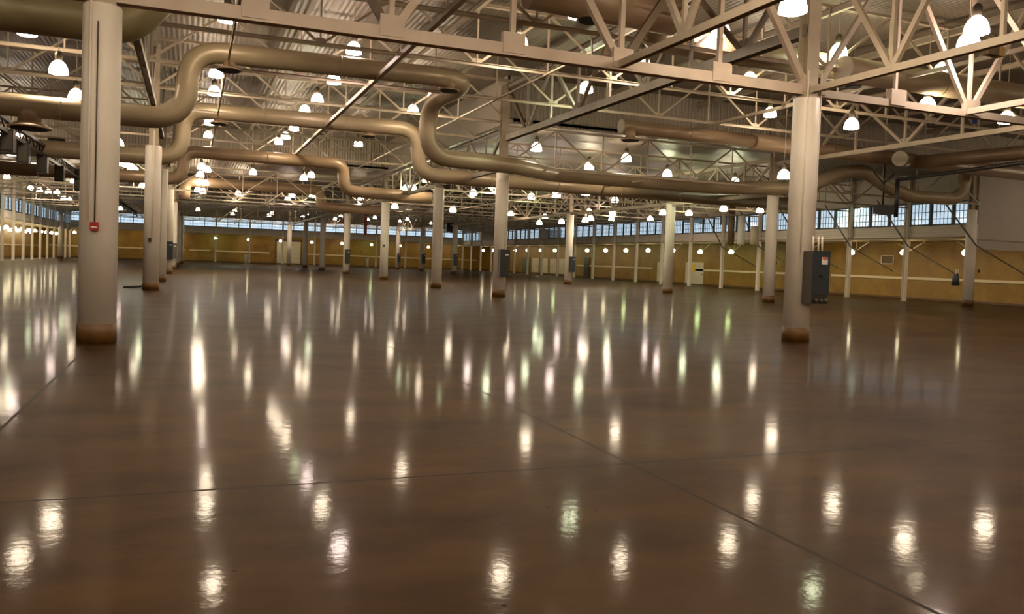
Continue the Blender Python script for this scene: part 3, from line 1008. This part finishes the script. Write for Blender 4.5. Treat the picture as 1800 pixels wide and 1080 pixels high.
# V-shaped struts under the right soffit
for k in range(0, 8):
    y = 38.7 + 5.017 * k
    o = MB().beam((0, -1.3, .68), (0, 0, 0), .045, .045).beam((0, 0, 0), (0, 1.3, .68), .045, .045).beam((0, 0, 0), (0, 0, .68), .04, .04).build(
        'soffit_brace', 'steel', None, label='V-shaped brace under the right soffit, %s bay from the thick end column' % ORD[k], category='brace', group='V braces under the right soffit')
    o.location = (46.8, y, 3.42)
# slanting tie rods in front of the right clerestory
for k in range(6):
    y = Y2 + 5.017 * k
    o = MB().beam((0, 0, 0), (0, -2.75, -3.1), .07, .07).beam((0, -2.75, -3.1), (3.1, -3.7, -4.75), .06, .06).build(
        'tie_rod', 'boxbrown', None, label='slanting brown tie rod crossing the right siding, %s from the thick end column' % ORD[k], category='rod', group='tie rods of the right wall')
    o.location = (43.3, y + 2.3, 6.7)

# ------------------------------------------------------------------ doors, panels
def door(n, p0, p1, m='door', parts=True):
    """p0, p1: box corners (x0,x1,y0,y1,z0,z1)"""
    x0, x1, y0, y1, z0, z1 = p0
    o = struct(MB().box(*p0).build('door_%d' % n, m))
    if parts:
        hx = x0 - .06 if (y1 - y0) > (x1 - x0) else x1 - .3
        if (y1 - y0) > (x1 - x0):
            MB().box(x0 - .05, x0, y0 + .1, y0 + .22, 1.0, 1.1).build('handle', 'dark', o)
        else:
            MB().box(x1 - .3, x1 - .2, y0 - .05, y0, 1.0, 1.1).build('handle', 'dark', o)
    return o
# big cream roll-up door on the back wall
d = door(1, (13.1, 16.9, 140.8, 140.95, .1, 3.7), None)
fr = MB()
fr.box(12.9, 13.1, 140.75, 140.95, 0, 4.0).box(16.9, 17.1, 140.75, 140.95, 0, 4.0).box(12.9, 17.1, 140.75, 140.95, 3.7, 4.05)
fr.build('door_frame', 'browns', d)
door(2, (48.9, 48.97, 71.6, 74.9, .05, 2.3), None)
# yellow sign on that door
p = at(1219, 471, s=48.87)
o = MB().box(-.015, 0, -.32, .32, -.36, .36).build('door_sign', 'yellow', None, label='small yellow sign on the pale door of the right wall', category='sign')
o.location = p
door(3, (48.9, 48.97, 78.9, 80.6, .05, 2.25), None)
for k, (a, b) in enumerate(((104.5, 107.2), (107.8, 110.4), (111.2, 114.0), (114.6, 117.2))):
    door(4 + k, (48.88, 48.97, a, b, .2, 2.35), None)
door(8, (48.88, 48.97, 118.2, 121.2, .1, 2.45), None, 'doorgreen')
door(9, (48.88, 48.97, 97.6, 99.2, .1, 2.6), None, 'dark')
# framed vent on the right wall
p = at(1560, 457, s=48.94)
o = empty('wall_vent', 'small framed vent on the right wood wall', 'vent', p)
fr = MB()
for a in ((-.02, .02, -.62, .62, .27, .33), (-.02, .02, -.62, .62, -.33, -.27), (-.02, .02, -.62, -.55, -.33, .33), (-.02, .02, .55, .62, -.33, .33)):
    fr.box(*a)
fr.build('frame', 'batten', o)
sl = MB()
for i in range(6):
    sl.box(.0, .03, -.55, .55, -.25 + .09 * i, -.2 + .09 * i)
sl.build('louvre', 'boxbrown', o)
# dark power drop before the right wall
p = at(1680, 490, s=46.5)
o = empty('power_drop', 'dark hanging power box in front of the right wood wall', 'power box', p)
MB().lathe([(.20, -.45), (.24, -.40), (.20, .1), (.15, .3), (.15, .34)], 16).build('body', 'boxblue', o)
MB().box(-.16, -.10, -.12, -.08, .3, .62).box(.04, .1, -.12, -.08, .3, .62).build('hook', 'steel', o)
# short white bollards at the back
for px, py, lb in ((432, 455, 'short white bollard at the back wall left of the cream door'), (646, 460, 'short white bollard at the back wall right of the cream door')):
    p = at(px, py, t=135.2)
    o = empty('bollard', lb, 'bollard', (p.x, 135.2, 0))
    MB().lathe([(.2, 0), (.2, 1.3), (.16, 1.36)], 16).build('shaft', 'white', o)
    MB().lathe([(.26, 0), (.26, .04)], 16).build('foot', 'steel', o)
# cable on the floor beside the second left column
p = at(240, 506, z=.02)
MB().tube([(p.x - .5, p.y, .02), (p.x - .1, p.y + .1, .05), (p.x + .25, p.y - .1, .09), (p.x + .6, p.y, .12)], .05, 8).build('floor_cable', 'dark', None, label='short black cable on the floor left of the second column', category='cable')

# ------------------------------------------------------------------ black lighting rail at the left with hung boxes
o = empty('black_rail', 'long black double rail with hung boxes at the left', 'rail', (-6.1, 30.3, 5.55))
MB().beam((0, 0, 0), (0, 78, 0), .13, .13).build('lower_rail', 'dark', o)
MB().beam((.0, 0, .42), (0, 78, .42), .13, .13).build('upper_rail', 'dark', o)
w = MB()
for i in range(53):
    w.beam((0, i * 1.45, .0), (0, i * 1.45 + .72, .42), .05, .05).beam((0, i * 1.45 + .72, .42), (0, i * 1.45 + 1.45, 0), .05, .05)
w.build('lattice', 'dark', o)
for k, (px, py) in enumerate(((14, 246), (42, 268), (75, 287), (105, 304), (138, 322))):
    q = at(px, py, s=-6.1)
    b = empty('hung_speaker', 'black box hanging under the black rail, %s from the left edge' % ORD[k], 'speaker', q, 0, 'black boxes under the left rail')
    MB().box(-.2, .2, -.24, .24, -.42, .34).build('cabinet', 'dark', b)
    MB().box(-.16, .16, -.255, -.24, -.36, .28).build('grille', 'boxbrown', b)
    MB().beam((0, 0, .34), (0, 0, max(5.5 - q.z, .4)), .03, .03).build('hanger', 'dark', b)
q = at(100, 249, s=-7.0)
b = empty('hung_sign_box', 'small black flat box hung on two rods left of the big left column', 'box', q)
MB().box(-.4, .4, -.1, .1, -.17, .17).build('casing', 'dark', b)
MB().beam((-.38, 0, .17), (-.38, 0, 2.2), .03, .03).beam((.38, 0, .17), (.38, 0, 2.2), .03, .03).build('hanger', 'steel', b)

# black pipe and rigging at the right
o = empty('black_pipe', 'thick black pipe rising to the right edge with a hanging drop', 'pipe', (30.2, 30.5, 6.1))
a, b_ = at(1578, 316, z=6.15), at(1800, 286, z=6.15)
q = at(1950, 266, z=6.15)
org = Vector((30.2, 30.5, 6.1))
MB().tube([a - org, b_ - org, q - org], .085, 12).build('run', 'dark', o)
MB().tube([a - org, a - org - Vector((0, 0, 1.75))], .10, 12).build('drop', 'dark', o)
q = at(1553, 368, t=31.5)
b = empty('hanging_black_box', 'black box hanging on a dark rod right of the big right column', 'box', q)
MB().box(-.42, .42, -.25, .25, -.25, .2).build('casing', 'dark', b)
MB().tube([(-.05, 0, .2), (-.05, 0, 2.2)], .04, 8).build('rod', 'dark', b)
MB().beam((-.05, 0, 1.25), (-.75, 0, 1.8), .05, .05).beam((-.05, 0, 1.25), (.6, 0, 1.8), .05, .05).build('brace', 'dark', b)
for px, py, yy, w_, h_, lb, m in ((1220, 383, 70, .95, .5, 'dark unit heater hung before the right windows, left of the brown pipe', 'dark'), (1278, 385, 62, .45, .55, 'dark box on top of the brown vertical pipe', 'dark'), (966, 412, 100, 1.4, .65, 'rosy box hung before the far right windows', 'pinksteel'), (860, 415, 112, 1.3, .6, 'beige unit with black end hung between the middle columns', 'steel'), (789, 400, 95, .35, .55, 'small black box hung right of the left middle column', 'dark')):
    q = at(px, py, t=yy)
    b = empty('unit_heater', lb, 'heater', q)
    MB().box(-w_, w_, -.4, .4, -h_, h_).build('casing', m, b)
    MB().box(w_, w_ + .12, -.42, .42, -h_ * 1.1, h_ * 1.1).build('fan_guard', 'dark', b)
    MB().beam((-w_ * .8, 0, h_), (-w_ * .8, 0, ZL - q.z), .04, .04).beam((w_ * .8, 0, h_), (w_ * .8, 0, ZL - q.z), .04, .04).build('hanger', 'greysteel', b)
a, b_ = at(1284, 384, s=41.5), at(1284, 432, s=41.5)
o = MB().tube([(0, 0, 0), (0, 0, a.z - b_.z + 1.2)], .28, 16).build('brown_downpipe', 'browns', None, label='thick brown vertical pipe before the right siding', category='pipe')
o.location = b_
for px, lb, m in ((1302, 'pale vertical duct drop beside the brown pipe', 'white'), (1325, 'shorter beige vertical duct drop right of the pale one', 'steel')):
    a, b_ = at(px, 380 if px < 1310 else 398, s=42.0), at(px, 430, s=42.0)
    o = MB().tube([(0, 0, 0), (0, 0, a.z - b_.z)], .30, 16).build('vertical_duct', m, None, label=lb, category='duct')
    o.location = b_
a, b_ = at(642, 366, t=92), at(642, 413, t=92)
o = MB().box(-.18, .18, -.02, .02, 0, a.z - b_.z).build('red_banner', 'redcloth', None, label='narrow faded red strip hanging before the back clerestory', category='banner')
o.location = b_
# small coloured fixtures in the roof
q = at(1044, 117, t=22)
b = empty('blue_spotlight', 'small blue fixture on the roof steel above the centre', 'fixture', q)
MB().box(-.09, .09, -.09, .09, -.08, .08).build('body', 'blue', b)
MB().tube([(.09, 0, -.02), (.22, -.05, -.05)], .03, 8).build('nozzle', 'dark', b)
MB().beam((-.05, 0, .08), (-.12, 0, .9), .04, .04).build('bracket', 'dark', b)
q = at(1715, 214, t=27)
b = empty('blue_spotlight', 'small blue fixture between the chords at the right edge', 'fixture', q)
MB().box(-.1, .1, -.1, .1, -.09, .09).build('body', 'blue', b)
MB().beam((0, 0, .09), (0, 0, .7), .04, .04).build('bracket', 'dark', b)
q = at(1750, 92, t=12.2)
b = empty('amber_spotlight', 'amber box fixture under the rising chord at the upper right', 'fixture', q)
MB().box(-.28, .05, -.08, .08, -.08, .08).build('body', 'browns', b)
MB().box(.0, .14, -.1, .1, -.09, .1).build('lens_hood', 'amber', b)
MB().beam((0, 0, .08), (0, 0, .35), .03, .03).build('bracket', 'dark', b)
